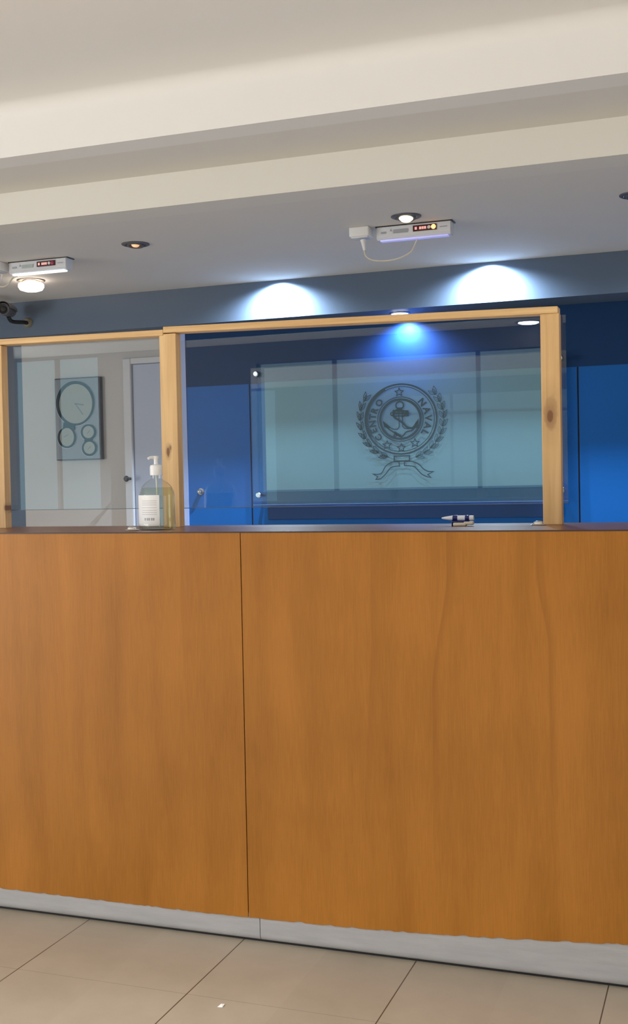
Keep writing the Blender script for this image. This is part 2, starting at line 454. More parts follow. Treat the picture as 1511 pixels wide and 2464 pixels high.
# front wall (behind the viewer) with two window openings
W = [(-6.96, -5.93), (-4.22, -1.35)]
SILL, HEAD = 1.2, 2.43
SILLS = [.85, 1.2]
HEADS = [2.60, 2.43]
bm = BM()
box(bm, (XL, YF - .1, 0), (W[0][1], YF, SILLS[0])); box(bm, (W[0][1], YF - .1, 0), (XR, YF, SILL)); box(bm, (W[0][1], YF - .1, HEAD), (XR, YF, 2.7)); box(bm, (XL, YF - .1, HEADS[0]), (W[0][1], YF, 2.7))
for a, b_ in ((XL, W[0][0]), (W[0][1], W[1][0]), (W[1][1], XR)): box(bm, (a, YF - .1, SILLS[0] if a == XL else SILL), (b_, YF, HEADS[0] if a == XL else HEAD))
struct('wall_front', bm, 'wall_dim')
for i, (a, b_) in enumerate(W):
    bm = BM()
    xs = {0: [a, -6.43, b_], 1: [a, -3.45, -2.1, b_]}[i]
    for x in xs: box(bm, (x - .016, YF - .07, SILLS[i]), (x + .016, YF - .02, HEADS[i]))
    for z in (SILLS[i], HEADS[i]): box(bm, (a, YF - .07, z - .008), (b_, YF - .02, z + .008))
    struct('window_%d' % (i + 1), bm, 'alu')

# door in the grey bay
d = thing('door_1', 'x', 'door', (-3.0, YW, 0)); del d['label']; del d['category']; d['kind'] = 'structure'
obj('door_leaf', box(BM(), (-3.148, YW - .012, .01), (-2.864, YW, 1.965), .003), 'door', d)
bm = BM(); box(bm, (-3.202, YW - .03, 0), (-3.15, YW, 2.0), .006); box(bm, (-3.15, YW - .03, 1.966), (-2.862, YW, 2.0), .004)
obj('door_frame', bm, plain('pale grey door frame', (.60, .60, .63), .5), d)
kn = obj('door_knob', lathe(BM(), [(0, .055), (.012, .053), (.017, .042), (.013, .03), (.008, .02), (.008, 0)], (-3.168, YW - .03, 1.325), 24, 1, TOY), 'black', d, True)

# ------------------------------------------------------------------ reception counter
CT = 1.1475
c = thing('reception_counter', 'long orange wood reception counter with dark polished top and grey plinth', 'counter', (-1.2, 3.13, 0))
def zb(x):  # lower edge of the veneer
    pts = [(-4.3, .069), (-1.40, .069), (-1.03, .075), (-.875, .079), (-.574, .094), (-.251, .116), (1.6, .116)]
    for (a, za), (b2, z2) in zip(pts, pts[1:]):
        if a <= x <= b2: return za + (z2 - za) * (x - a) / (b2 - a)
def veneer_panel(x0, x1):
    n = max(2, int((x1 - x0) / .012)); rnd = random.Random(int(x0 * 100))
    low = []
    for i in range(n + 1):
        x = x0 + (x1 - x0) * i / n
        low.append((x, zb(x) + rnd.choice([0, 0, 0, .0005, .0012, .0030])))
    return prism(BM(), low + [(x1, CT - .002), (x0, CT - .002)], 2.905, 2.925)
SEAM = -1.2752
obj('front_panel', veneer_panel(-4.2, SEAM - .0014), 'veneer', c)
obj('front_panel', veneer_panel(SEAM + .0014, 1.5), 'veneer', c)
obj('worktop', box(BM(), (-4.2, 2.908, CT - .022), (1.5, 3.385, CT), .0015, 1), 'top', c)
obj('edge_strip', box(BM(), (-4.2, 2.9035, CT - .0035), (1.5, 2.9085, CT - .0002)), 'edge', c)
def plinth(x0, x1):
    # skirting with a rounded lower lip
    n = max(2, int((x1 - x0) / .1)); bm = BM(); rows = []
    for i in range(n + 1):
        x = x0 + (x1 - x0) * i / n; zt = zb(x) + .012
        pr = [(2.9225, zt), (2.9085, zt), (2.9082, zt * .75)] + [(2.9082 + .014 * (1 - math.cos(a)), .028 - .020 * math.sin(a)) for a in [PI / 2 * k / 6 for k in range(7)]] + [(2.934, .0075)]
        rows.append([bm.verts.new((x, y, z)) for y, z in pr])
    for a, q in zip(rows, rows[1:]):
        for k in range(len(a) - 1): bm.faces.new((a[k], a[k + 1], q[k + 1], q[k]))
    bm.faces.new(rows[0]); bm.faces.new(rows[-1][::-1])
    bmesh.ops.recalc_face_normals(bm, faces=bm.faces)
    return bm
obj('plinth', plinth(-4.2, -1.2435), 'plinth', c, True)
obj('plinth', plinth(-1.2415, 1.5), 'plinth', c, True)
bm = BM(); box(bm, (-4.19, 2.926, 0), (1.49, 2.945, .0085)); obj('foot_strip', bm, 'dark', c)
bm = BM(); box(bm, (-4.2, 2.926, .012), (1.5, 2.944, CT - .024)); box(bm, (-4.2, 3.34, 0), (1.5, 3.36, CT - .024)); box(bm, (-4.2, 2.945, 0), (-4.18, 3.34, CT - .024)); box(bm, (1.48, 2.945, 0), (1.5, 3.34, CT - .024))
obj('carcass', bm, 'veneer', c)

# ------------------------------------------------------------------ timber and acrylic screen on the counter
s = thing('counter_screen', 'pine framed clear acrylic screen standing on the counter', 'screen', (-1.4, 3.27, CT))
def kp(x, z): return (x + 1.4, 0, z - CT)
YP0, YP1 = 3.25, 3.285
M['pine_l'] = pine('pine post left', 'Z', [(kp(-2.281, 1.215), .004, .010, .9)], 1.3)
M['pine_m'] = pine('pine post middle', 'Z', [(kp(-1.668, 1.385), .006, .016, 1.0), (kp(-1.660, 1.398), .004, .008, .8)], 2.1)
M['pine_r'] = pine('pine post right', 'Z', [(kp(-.473, 1.452), .009, .020, 1.0), (kp(-.471, 1.46), .022, .052, .45)], 3.7)
M['pine_x'] = pine('pine rail', 'X', [], .6)
obj('post', box(BM(), (-2.338, YP0, CT), (-2.280, YP1, 1.7575), .0015), 'pine_l', s)
obj('post', box(BM(), (-1.691, YP0, CT), (-1.633, YP1, 1.757), .0015), 'pine_m', s)
obj('post', box(BM(), (-.497, YP0, CT), (-.4445, YP1, 1.7375), .0015), 'pine_r', s)
def rail(x0, z0, x1, z1, th):
    bm = prism(BM(), [(x0, z0 - th), (x1, z1 - th), (x1, z1), (x0, z0)], YP0 - .003, YP1 + .010)
    bmesh.ops.bevel(bm, geom=bm.edges[:], offset=.0015, segments=1, affect='EDGES')
    return bm
obj('top_rail', rail(-2.338, 1.7785, -1.676, 1.7705, .0185), 'pine_x', s)
obj('top_rail', rail(-1.6755, 1.7795, -.4475, 1.7565, .0195), 'pine_x', s)
obj('acrylic_pane', box(BM(), (-2.325, YP1 + .0005, 1.208), (-1.661, YP1 + .0045, 1.757)), 'acrylic', s)
obj('acrylic_pane', box(BM(), (-1.659, YP1 + .0005, 1.207), (-.431, YP1 + .0045, 1.7365)), 'acrylic', s)
bm = BM()
box(bm, (-2.325, YP1 + .0003, 1.2062), (-1.661, YP1 + .0047, 1.2080)); box(bm, (-1.659, YP1 + .0003, 1.2052), (-.431, YP1 + .0047, 1.2070))
obj('pane_edge', bm, plain('smoky acrylic edge', (.10, .14, .18), .3), s)

# ------------------------------------------------------------------ pump bottle
bx, by = -1.612, 3.06
b = thing('pump_bottle', 'clear pump bottle of hand sanitiser with white label beside the middle pine post', 'bottle', (bx, by, CT))
SY = .72
prof = [(0, 0), (.050, 0), (.057, .004), (.0585, .012), (.0565, .03), (.056, .06), (.0565, .10), (.0545, .112), (.047, .128), (.036, .140), (.022, .149), (.0165, .153), (.0165, .168)]
obj('bottle_body', lathe(BM(), prof, (bx, by, CT), 56, SY), 'bottle', b, True)
gel = [(0, .003), (.048, .003), (.0545, .007), (.0555, .014), (.0537, .03), (.0532, .06), (.0537, .10), (.0515, .112), (.0458, .1265), (0, .1265)]
obj('liquid', lathe(BM(), gel, (bx, by, CT), 56, SY), 'gel', b, True)
bm = BM(); na = 18
a0, a1 = math.radians(-166), math.radians(-62)
rows = []
for z in (.013, .104):
    rows.append([bm.verts.new((bx + .0578 * math.cos(a0 + (a1 - a0) * k / na), by + .0578 * SY * math.sin(a0 + (a1 - a0) * k / na), CT + z)) for k in range(na + 1)])
for k in range(na): bm.faces.new((rows[0][k], rows[0][k + 1], rows[1][k + 1], rows[1][k]))
lab = obj('label', bm, 'label', b, True)
bm = BM()
def lab_bar(f0, f1, z0, z1):
    for k in range(8):
        q = [a0 + (a1 - a0) * (f0 + (f1 - f0) * t / 8) for t in (k, k + 1)]
        vs = [bm.verts.new((bx + .0581 * math.cos(t), by + .0581 * SY * math.sin(t), CT + z)) for z in (z0, z1) for t in q]
        bm.faces.new((vs[0], vs[1], vs[3], vs[2]))
M['print_l'] = plain('pale grey print', (.62, .63, .67), .6)
bm.free()
for z in (.086, .080, .074, .066, .058, .052, .046):
    bm = BM(); lab_bar(.42, .92, z, z + .0022); obj('label_text', bm, 'print_l', lab)
for f in (.52, .60, .66, .74, .80):
    bm = BM(); lab_bar(f, f + .045, .029, .0365); obj('label_print', bm, 'print', lab)
pc = obj('pump_collar', lathe(BM(), [(0, .163), (.0185, .163), (.0190, .166), (.0188, .188), (.0170, .1925), (.010, .195), (0, .195)], (bx, by, CT), 32), 'pump', b, True)
bm = BM(); lathe(bm, [(.0065, .194), (.0062, .206), (.0070, .211), (.0095, .2165), (.0095, .2195), (0, .2205)], (bx, by, CT), 24)
tube(bm, [(bx, by, CT + .2155), (bx - .010, by - .012, CT + .2160), (bx - .016, by - .020, CT + .2125)], [.0055, .0036], 10)
obj('pump_nozzle', bm, 'pump', b, True)
obj('dip_tube', tube(BM(), [(bx, by, CT + .165), (bx + .003, by, CT + .08), (bx + .008, by, CT + .008)], .0028, 8), plain('pale dip tube', (.7, .74, .72), .4), pc, True)

# ------------------------------------------------------------------ pen, holder, chrome caps
px, py = -.728, 3.19
h = thing('pen_holder', 'small cream and navy pen holder standing on the counter top', 'pen holder', (px, py, CT))
bm = BM(); box(bm, (px - .012, py - .012, CT), (px + .026, py + .012, CT + .010), .004, 3); box(bm, (px + .018, py - .010, CT + .003), (px + .046, py + .010, CT + .014), .004, 3)
obj('holder_base', bm, 'cream', h, True)
bm = BM(); box(bm, (px - .0165, py - .008, CT), (px - .0135, py + .008, CT + .018), .001); box(bm, (px - .014, py - .009, CT + .0105), (px + .036, py + .009, CT + .0155), .002)
obj('holder_clip', bm, 'pen_b', h, True)
p = thing('pen', 'white pen with navy bands lying across the little cream holder', 'pen', (px, py, CT + .02))
def along(prof, x0, z0): return lathe(BM(), prof, (x0, py, z0), 20, 1, Matrix.Rotation(PI / 2, 4, 'Y'))
zz = CT + .0228
obj('barrel', along([(.0070, 0), (.0073, .012), (.0073, .050), (.0068, .064), (.0066, .0645)], px - .018, zz), 'pen_w', p, True)
obj('pen_tip', along([(0, 0), (.0018, .001), (.0040, .010), (.0058, .022), (.0068, .030)], px - .047, zz), 'pen_w', p, True)
obj('grip', along([(.0066, 0), (.0078, .001), (.0080, .013), (.0074, .0145)], px - .014, zz), 'pen_b', p, True)
obj('end_cap', along([(.0074, 0), (.0078, .002), (.0074, .012), (.004, .0165), (0, .017)], px + .022, zz), 'pen_b', p, True)
for (x, y, txt) in ((-.502, 3.195, 'flat round chrome cap at the foot of the right pine post'), (-1.668, 3.005, 'flat round chrome cap beside the sanitiser bottle base')):
    k = thing('chrome_cap', txt, 'cap', (x, y, CT), 'chrome caps on the counter top')
    obj('flange', lathe(BM(), [(0, .0), (.021, 0), (.0215, .002), (.019, .0045), (.014, .005), (0, .005)], (x, y, CT), 32), 'satin', k, True)
    obj('dome', lathe(BM(), [(.0150, .0045), (.0135, .009), (.008, .0125), (0, .0135)], (x, y, CT), 28), 'chrome', k, True)

# ------------------------------------------------------------------ glass sign with the emblem
PX0, PX1, PZ0, PZ1 = -2.405, -.742, 1.17, 1.900
YG = 5.660                                   # front face of the plate
g = thing('glass_sign', 'glass wall sign with teal etched field and black anchor emblem on blue wall', 'sign', (-1.574, YG, 1.17))
obj('glass_plate', box(BM(), (PX0, YG, PZ0), (PX1, YG + .008, PZ1), .001, 1), 'glass', g)
bm = BM()
for a, q in (((PX0, YG, PZ0 - .0015), (PX1, YG + .008, PZ0 - .0002)),): box(bm, a, q)
obj('plate_edge', bm, plain('pale glass edge', (.30, .45, .58), .3), g)
yb = YG + .0095
obj('etched_field', patch(BM(), [(-2.328, 1.247), (-.775, 1.247), (-.775, 1.822), (-2.328, 1.822)], yb), 'film', g)
obj('reflection_band', patch(BM(), [(-2.328, 1.8225), (-.775, 1.8225), (-.775, 1.894), (-2.328, 1.894)], yb), 'refl_top', g)  # ceiling reflection in the glass, coloured in as a lavender strip
obj('margin_shade', patch(BM(), [(-2.328, 1.172), (-.775, 1.172), (-.775, 1.2465), (-2.328, 1.2465)], yb), film_mat('dark teal edge shade', (.035, .12, .19), .75), g)  # shade along the plate's lower edge, coloured into this strip
for x, z in ((-2.366, 1.866), (-2.366, 1.222), (-.772, 1.862), (-.772, 1.222)):
    so = obj('standoff', lathe(BM(), [(0, .026), (.012, .026), (.0155, .022), (.0155, .006), (.013, .001)], (x, YG, z), 28, 1, TOY), 'chrome', g, True)
    obj('standoff_stem', lathe(BM(), [(.009, 0), (.009, YW - YG - .010), (0, YW - YG - .010)], (x, YW - .001, z), 20, 1, TOY), 'satin', so, True)

E0, E1 = -1.577, 1.5965                      # emblem centre
KU, KV = .190 / 457, .1835 / 469
def e(cx, cy): return (E0 + (cx - 735) * KU, E1 + (592 - cy) * KV)
def ell(cx, cy, r, seg=96): return [e(cx + r * math.cos(2 * PI * k / seg), cy + r * math.sin(2 * PI * k / seg)) for k in range(seg)]
ye = YG - .0006
def curve2(pts, n=8): return [(v.x, v.y) for v in smooth_path([(q[0], q[1], 0) for q in pts], n)]
em = BM()
stroke(em, ell(731, 592, 454), 20 * KU, ye, True)
stroke(em, ell(733, 590, 422), 9 * KU, ye, True)
stroke(em, [e(731 + 438 * math.cos(t), 592 + 438 * math.sin(t)) for t in [math.radians(150 + k * 2) for k in range(48)]], 22 * KU, ye)
stroke(em, ell(727, 592, 288), 12 * KU, ye, True)
stroke(em, ell(727, 592, 256), 30 * KU, ye, True)
obj('emblem_rings', em, 'ink', g)

def star(cx, cy, r):
    pts = []
    for k in range(10):
        a = -PI / 2 + k * PI / 5; q = r if k % 2 == 0 else r * .46
        pts.append(e(cx + q * math.cos(a), cy + q * math.sin(a)))
    return pts
for cx, cy in ((718, 242), (553, 925), (733, 967), (907, 908)): obj('emblem_star', stroke(BM(), star(cx, cy, 54), 13 * KU, ye, True), 'ink', g)

# lettering round the ring
dg = bpy.context.evaluated_depsgraph_get()
def letters(word):
    bm = BM()
    for ch, cx, cy, rot in word:
        cu = bpy.data.curves.new('glyph', 'FONT'); cu.body = ch; cu.size = 1; cu.align_x = 'CENTER'; cu.offset = .040; cu.resolution_u = 4
        ob = bpy.data.objects.new('glyph', cu); COL.objects.link(ob)
        bpy.context.view_layer.update()
        me = bpy.data.meshes.new_from_object(ob.evaluated_get(bpy.context.evaluated_depsgraph_get()))
        ys = [v.co.y for v in me.vertices]; xs = [v.co.x for v in me.vertices]
        my = (min(ys) + max(ys)) / 2; mx = (min(xs) + max(xs)) / 2; sc = 88 / (max(ys) - min(ys))
        vs = []
        ca, sa = math.cos(math.radians(rot)), math.sin(math.radians(rot))
        for v in me.vertices:
            u, w = (v.co.x - mx) * sc * 1.02, (v.co.y - my) * sc
            X, Y_ = u * ca - w * sa, u * sa + w * ca
            q = e(cx + X, cy - Y_); vs.append(bm.verts.new((q[0], ye, q[1])))
        for pl in me.polygons:
            try: bm.faces.new([vs[i] for i in pl.vertices])
            except ValueError: pass
        bpy.data.objects.remove(ob); bpy.data.curves.remove(cu); bpy.data.meshes.remove(me)
    return bm
def R(cx, cy): return math.degrees(math.atan2(592 - cy, cx - 733)) - 90
W1 = [('C', 447, 822), ('E', 385, 730), ('N', 370, 640), ('T', 372, 548), ('R', 397, 464), ('O', 460, 368)]
W2 = [('N', 1006, 385), ('A', 1062, 488), ('V', 1080, 590), ('A', 1070, 690), ('L', 1030, 778)]
for ch, x, y in W1 + W2: obj('emblem_letter', letters([(ch, x, y, R(x, y))]), 'ink', g)

# fouled anchor
bm = BM()
stroke(bm, ell(722, 412, 48, 40), 18 * KU, ye, True)
patch(bm, [e(690, 440), e(750, 440), e(762, 500), e(684, 500)], ye)
for q in ([(640, 478), (822, 490), (826, 550), (640, 550)],): stroke(bm, [e(*t) for t in q], 18 * KU, ye, True)
stroke(bm, [e(632, 515), e(826, 520)], 26 * KU, ye)
for x in (628, 812): stroke(bm, ell(x, 520, 22, 20), 14 * KU, ye, True)
stroke(bm, [e(708, 470), e(712, 690), e(690, 720), e(640, 722)], 13 * KU, ye); stroke(bm, [e(752, 470), e(756, 690), e(780, 715), e(830, 722)], 13 * KU, ye)
stroke(bm, curve2([e(510, 620), e(560, 700), e(640, 760), e(735, 822), e(800, 762), e(880, 735), e(950, 620)]), 18 * KU, ye)
stroke(bm, curve2([e(530, 640), e(585, 690), e(640, 722)]), 13 * KU, ye); stroke(bm, curve2([e(830, 722), e(885, 700), e(935, 630)]), 13 * KU, ye)
patch(bm, [e(500, 605), e(600, 690), e(580, 715), e(520, 690)], ye); patch(bm, [e(958, 590), e(950, 720), e(905, 715), e(925, 640)], ye)
stroke(bm, [e(655, 760), e(640, 820), e(690, 800)], 14 * KU, ye)
patch(bm, [e(650, 745), e(735, 800), e(735, 832), e(645, 790)], ye)
rope = curve2([e(745, 455), e(690, 470), e(645, 500), e(650, 560), e(700, 600), e(760, 645), e(800, 690), e(845, 712), e(905, 715)])
stroke(bm, rope, 26 * KU, ye)
stroke(bm, curve2([e(700, 455), e(765, 490), e(775, 545), e(745, 570)]), 18 * KU, ye)
obj('emblem_anchor', bm, 'ink', g)

# wreath: outlined leaves in pairs along two branches
def leaf(bm, cx, cy, ang, ln, wd, lw):
    u = (math.cos(ang), -math.sin(ang)); n = (u[1], -u[0])
    up, dn = [], []
    for k in range(7):
        t = k / 6; w = wd * math.sin(PI * t ** .8) * .5
        up.append(e(cx + u[0] * ln * t + n[0] * w, cy + u[1] * ln * t + n[1] * w))
        dn.append(e(cx + u[0] * ln * t - n[0] * w, cy + u[1] * ln * t - n[1] * w))
    stroke(bm, up + dn[-2:0:-1], lw * KU, ye, True)
    stroke(bm, [e(cx, cy), e(cx + u[0] * ln * .7, cy + u[1] * ln * .7)], lw * .7 * KU, ye)
bm = BM(); ra = random.Random(2)
stroke(bm, curve2([e(733 + r_ * math.cos(math.radians(t)), 592 - r_ * math.sin(math.radians(t))) for t, r_ in ((252, 520), (232, 520), (212, 512), (192, 512), (172, 520), (152, 535))]), 8 * KU, ye)
for k in range(8):
    t = math.radians(250 - k * 14.2); r_ = 515 + (k > 5) * 10
    cx, cy = 733 + r_ * math.cos(t), 592 - r_ * math.sin(t)
    tg = t - PI / 2                                            # clockwise tangent, toward the top
    leaf(bm, cx, cy, tg + .42, 118, 40, 10); leaf(bm, cx, cy, tg - .30, 108, 36, 9); leaf(bm, cx - 14, cy + 8, tg + .05, 86, 34, 9)
obj('emblem_wreath', bm, 'ink', g)
bm = BM()
stroke(bm, curve2([e(733 + r_ * math.cos(math.radians(t)), 592 - r_ * math.sin(math.radians(t))) for t, r_ in ((-70, 530), (-50, 535), (-28, 540), (-8, 540), (12, 540), (32, 540))]), 6 * KU, ye)
for k in range(10):
    t = math.radians(-70 + k * 11.6); r_ = 530
    cx, cy = 733 + r_ * math.cos(t), 592 - r_ * math.sin(t); tg = t + PI / 2
    leaf(bm, cx, cy, tg + .45, 100, 40, 7); leaf(bm, cx, cy, tg - .45, 112, 44, 7); leaf(bm, cx + 12, cy, tg - .02, 84, 34, 6)
obj('emblem_wreath', bm, 'ghost', g, label='finer grey right branch of the emblem wreath')
bm = BM()
stroke(bm, [e(640, 1072), e(835, 1072), e(835, 1138), e(640, 1138)], 16 * KU, ye, True)
stroke(bm, curve2([e(700, 1148), e(610, 1150), e(530, 1200), e(480, 1285), e(430, 1305), e(362, 1300)], 5) + [e(425, 1335), e(400, 1372)] + curve2([e(460, 1365), e(520, 1310), e(590, 1225), e(650, 1205), e(706, 1203)], 5), 13 * KU, ye, True)
stroke(bm, curve2([e(768, 1148), e(860, 1146), e(950, 1186), e(1010, 1250), e(1070, 1282), e(1132, 1285)], 5) + [e(1060, 1322), e(1100, 1360)] + curve2([e(1050, 1350), e(980, 1310), e(900, 1222), e(830, 1203), e(768, 1198)], 5), 13 * KU, ye, True)
obj('emblem_ribbon', bm, 'ink', g)

# ------------------------------------------------------------------ wall clock with weather dials
CX0, CX1, CZ0, CZ1 = -3.640, -3.352, 1.443, 1.902
YC = YW - .035
k = thing('wall_clock', 'silver rectangular wall clock with three small dials under a big dial', 'clock', ((CX0 + CX1) / 2, YW, CZ0))
obj('case', box(BM(), (CX0 - .004, YC + .004, CZ0 - .004), (CX1 + .006, YW, CZ1 + .006), .004), 'clock_case', k)
obj('face_plate', box(BM(), (CX0, YC, CZ0), (CX1 - .003, YC + .01, CZ1), .002), 'clock_plate', k)
def cc(x, y): return (CX0 + (x - 100) / 735 * (CX1 - CX0), CZ1 - (y - 165) / 1300 * (CZ1 - CZ0))
def cir(cx, cy, rx, ry, seg=48): return [cc(cx + rx * math.cos(2 * PI * t / seg), cy + ry * math.sin(2 * PI * t / seg)) for t in range(seg)]
def dial(cx, cy, rx, ry, fx, fy, fcx, fcy):
    bm = BM()
    prism(bm, cir(cx, cy, rx, ry), YC - .010, YC + .001)
    r = obj('dial', bm, 'clock_rim', k, True)
    bm = BM(); patch(bm, cir(fcx, fcy, fx, fy), YC - .0108); obj('dial_face', bm, 'clock_face', r)
    bm = BM(); stroke(bm, cir(cx - 6, cy + 4, rx + 9, ry + 9), 7 / 735 * .29, YC - .0012, True); obj('dial_lip', bm, 'lip', r)
    return r
big = dial(445, 560, 315, 358, 275, 318, 463, 572)
d2 = dial(292, 1108, 150, 168, 118, 148, 303, 1104)
d3 = dial(655, 1035, 122, 128, 92, 98, 662, 1035)
d4 = dial(665, 1290, 120, 128, 92, 98, 672, 1288)
bm = BM(); prism(bm, [cc(250, 860), cc(430, 890), cc(425, 990), cc(230, 990)][::-1], YC - .009, YC + .001)
obj('dial_bridge', bm, 'clock_rim', k); bm = BM()
prism(bm, [cc(590, 1120), cc(715, 1120), cc(715, 1215), cc(590, 1215)][::-1], YC - .009, YC + .001)
obj('dial_bridge', bm, 'clock_rim', k)
bm = BM()
for t in range(12):
    a = t * PI / 6
    obj('hour_mark', stroke(BM(), [cc(463 + 215 * math.sin(a), 572 - 250 * math.cos(a)), cc(463 + 255 * math.sin(a), 572 - 296 * math.cos(a))], .006, YC - .0112), 'clock_mark', big)
patch(bm, [cc(425, 450), cc(530, 450), cc(530, 500), cc(425, 500)], YC - .0112)
obj('dial_emblem', bm, 'clock_mark', big)
bm = BM(); stroke(bm, [cc(455, 570), cc(598, 598)], .007, YC - .0120); stroke(bm, [cc(455, 565), cc(582, 752)], .0055, YC - .0122); disc(bm, *cc(462, 575), .006, YC - .0124)
obj('clock_hands', bm, 'hand', big)
bm = BM(); stroke(bm, [cc(255, 1100), cc(330, 1065)], .003, YC - .0116); obj('needle', bm, 'hand', d2)
bm = BM(); stroke(bm, [cc(640, 1060), cc(690, 1010)], .003, YC - .0116); obj('needle', bm, 'hand', d3)
bm = BM(); stroke(bm, [cc(650, 1310), cc(700, 1265)], .003, YC - .0116); obj('needle', bm, 'hand', d4)

# ------------------------------------------------------------------ emergency lights with outlets
ZS = 2.32
def emergency(x0, x1, yy, strip, led, txt, otxt, plug_pts, cable_pts, ox0, ox1, oy, txtm):
    t = thing('emergency_light', txt, 'light', ((x0 + x1) / 2, yy, ZS), 'white emergency lights under the soffit')
    w = x1 - x0; zt, zl = ZS - .0015, ZS - .056
    bm = prism_x(BM(), [(yy, zt), (yy - .004, zl + .008), (yy + .004, zl), (yy + .052, zl), (yy + .058, zt)], x0, x1)
    bmesh.ops.bevel(bm, geom=bm.edges[:], offset=.0025, segments=2, affect='EDGES')
    hs = obj('housing', bm, 'housing', t, True)
    obj('back_plate', box(BM(), (x0 - .004, yy - .003, ZS - .004), (x1 + .006, yy + .060, ZS)), 'black', t)
    obj('led_strip', box(BM(), (x0 + .014, yy + .001, zl - .006), (x1 - .012, yy + .030, zl + .001), .003), strip, t, True)
    yf = yy - .0052
    def pos(u, v): return (x0 + u * w, zt - .004 - v * .044)
    dp = obj('display', box(BM(), (pos(.50, 0)[0], yf - .0015, pos(0, .66)[1]), (pos(.815, 0)[0], yf + .003, pos(0, .12)[1]), .001), 'panel_red', t)
    bm = BM()
    for u0, u1 in ((.525, .555), (.585, .612), (.617, .644), (.649, .678)):
        a = pos(u0, .52); q = pos(u1, .27); obj('display_segment', patch(BM(), [(a[0], a[1]), (q[0], a[1]), (q[0], q[1]), (a[0], q[1])], yf - .0021), 'seg_red', dp)
    obj('indicator', lathe(BM(), [(.0072, 0), (.006, .002), (0, .003)], (pos(.715, 0)[0], yf - .0015, pos(0, .38)[1]), 18, 1, TOY), 'led_w', dp, True)
    obj('indicator', lathe(BM(), [(.0098, 0), (.008, .003), (0, .0045)], (pos(.775, 0)[0], yf - .0015, pos(0, .38)[1]), 18, 1, TOY), led, dp, True)
    bm = BM()
    a, q = pos(.235, .66), pos(.43, .30); patch(bm, [a, (q[0], a[1]), q, (a[0], q[1])], yf + .0002)
    obj('rating_label', bm, txtm, hs)
    bm = BM()
    for u, v, r2, r3 in ((.065, .60, .135, .42), (.855, .48, .955, .40)):
        a, q = pos(u, v), pos(r2, r3); obj('printed_mark', patch(BM(), [a, (q[0], a[1]), q, (a[0], q[1])], yf + .0002), 'print', hs)
    a = pos(.185, .44); patch(bm, [(a[0], a[1]), (a[0] + .009, a[1]), (a[0] + .0045, a[1] + .010)], yf + .0002)
    obj('printed_arrow', bm, 'print', hs)
    bm = tube(BM(), plug_pts, [.013, .006], 12)
    pl = obj('plug', bm, 'housing_b', t, True)
    obj('power_cord', tube(BM(), cable_pts, .0035, 8), 'cable', t, True)
    o = thing('power_outlet', otxt, 'outlet', ((ox0 + ox1) / 2, oy, ZS), 'white outlets for the emergency lights')
    obj('outlet_box', box(BM(), (ox0, oy - .02, ZS - .040), (ox1, oy + .05, ZS), .005, 3), 'housing_b', o, True)
    obj('outlet_rim', box(BM(), (ox0 + .006, oy - .014, ZS - .0445), (ox1 - .006, oy + .044, ZS - .0395), .002), 'housing', o, True)
emergency(-1.350, -1.040, 4.525, 'strip_v', 'led_or', 'white emergency light with lit orange indicator and violet strip under the soffit',
          'white outlet box under the soffit beside the emergency light with orange indicator',
          [(-1.404, 4.514, ZS - .0515), (-1.402, 4.512, ZS - .065), (-1.397, 4.51, ZS - .095)],
          [(-1.398, 4.51, ZS - .085), (-1.396, 4.508, ZS - .108), (-1.385, 4.508, ZS - .125), (-1.355, 4.51, ZS - .139), (-1.30, 4.515, ZS - .143), (-1.25, 4.52, ZS - .135), (-1.205, 4.53, ZS - .110), (-1.183, 4.545, ZS - .058)],
          -1.456, -1.372, 4.505, 'print')
emergency(-3.103, -2.800, 4.502, 'strip_w', 'led_off', 'white emergency light with glowing white strip above the big bright lamp at left',
          'white outlet box under the soffit at the left picture edge',
          [(-3.150, 4.49, ZS - .0515), (-3.148, 4.488, ZS - .070), (-3.145, 4.486, ZS - .095)],
          [(-3.147, 4.486, ZS - .08), (-3.145, 4.485, ZS - .105), (-3.13, 4.485, ZS - .112), (-3.105, 4.49, ZS - .105), (-3.085, 4.50, ZS - .075), (-3.072, 4.53, ZS - .056)],
          -3.205, -3.122, 4.48, 'print_g')

# ------------------------------------------------------------------ recessed lamps
def gimbal(x, y, bulb, txt, tilt, k=1.0):
    t = thing('downlight', txt, 'downlight', (x, y, ZS), 'small gimbal downlights in the soffit')
    obj('trim_ring', lathe(BM(), [(.060, 0), (.060, -.003), (.054, -.006), (.045, -.006), (.040, -.001), (.040, .0)], (x, y, ZS), 40), 'dull', t, True)
    obj('gimbal_ring', lathe(BM(), [(.0385, -.001), (.0385, -.008), (.034, -.011), (.028, -.010), (.028, -.002)], (x, y, ZS), 36, 1, Matrix.Rotation(tilt, 4, 'X')), 'cctv', t, True)
    obj('bulb', lathe(BM(), [(.029 * k, -.002), (.0275 * k, -.011 * k), (.019 * k, -.019 * k), (0, -.023 * k)], (x, y, ZS), 30, 1, Matrix.Rotation(tilt, 4, 'X')), bulb, t, True)
gimbal(-1.188, 4.393, 'bulb_warm', 'recessed downlight with lit yellow lamp in front of the emergency light', -.2)
gimbal(-2.390, 4.396, 'bulb_amber', 'recessed downlight with dim amber lamp alone on the left part of soffit', -.1, .62)
gimbal(-.318, 4.42, 'bulb_off', 'dark unlit recessed downlight at the right picture edge', -.2)
x, y = -3.297, 4.96
x, y = -3.272, 4.93
t = thing('downlight', 'big round bright warm lamp hanging below the left emergency light', 'downlight', (x, y, ZS))
obj('trim_ring', lathe(BM(), [(.070, 0), (.070, -.003), (.064, -.006), (.058, -.004), (.058, 0)], (x, y, ZS), 40), 'dull', t, True)
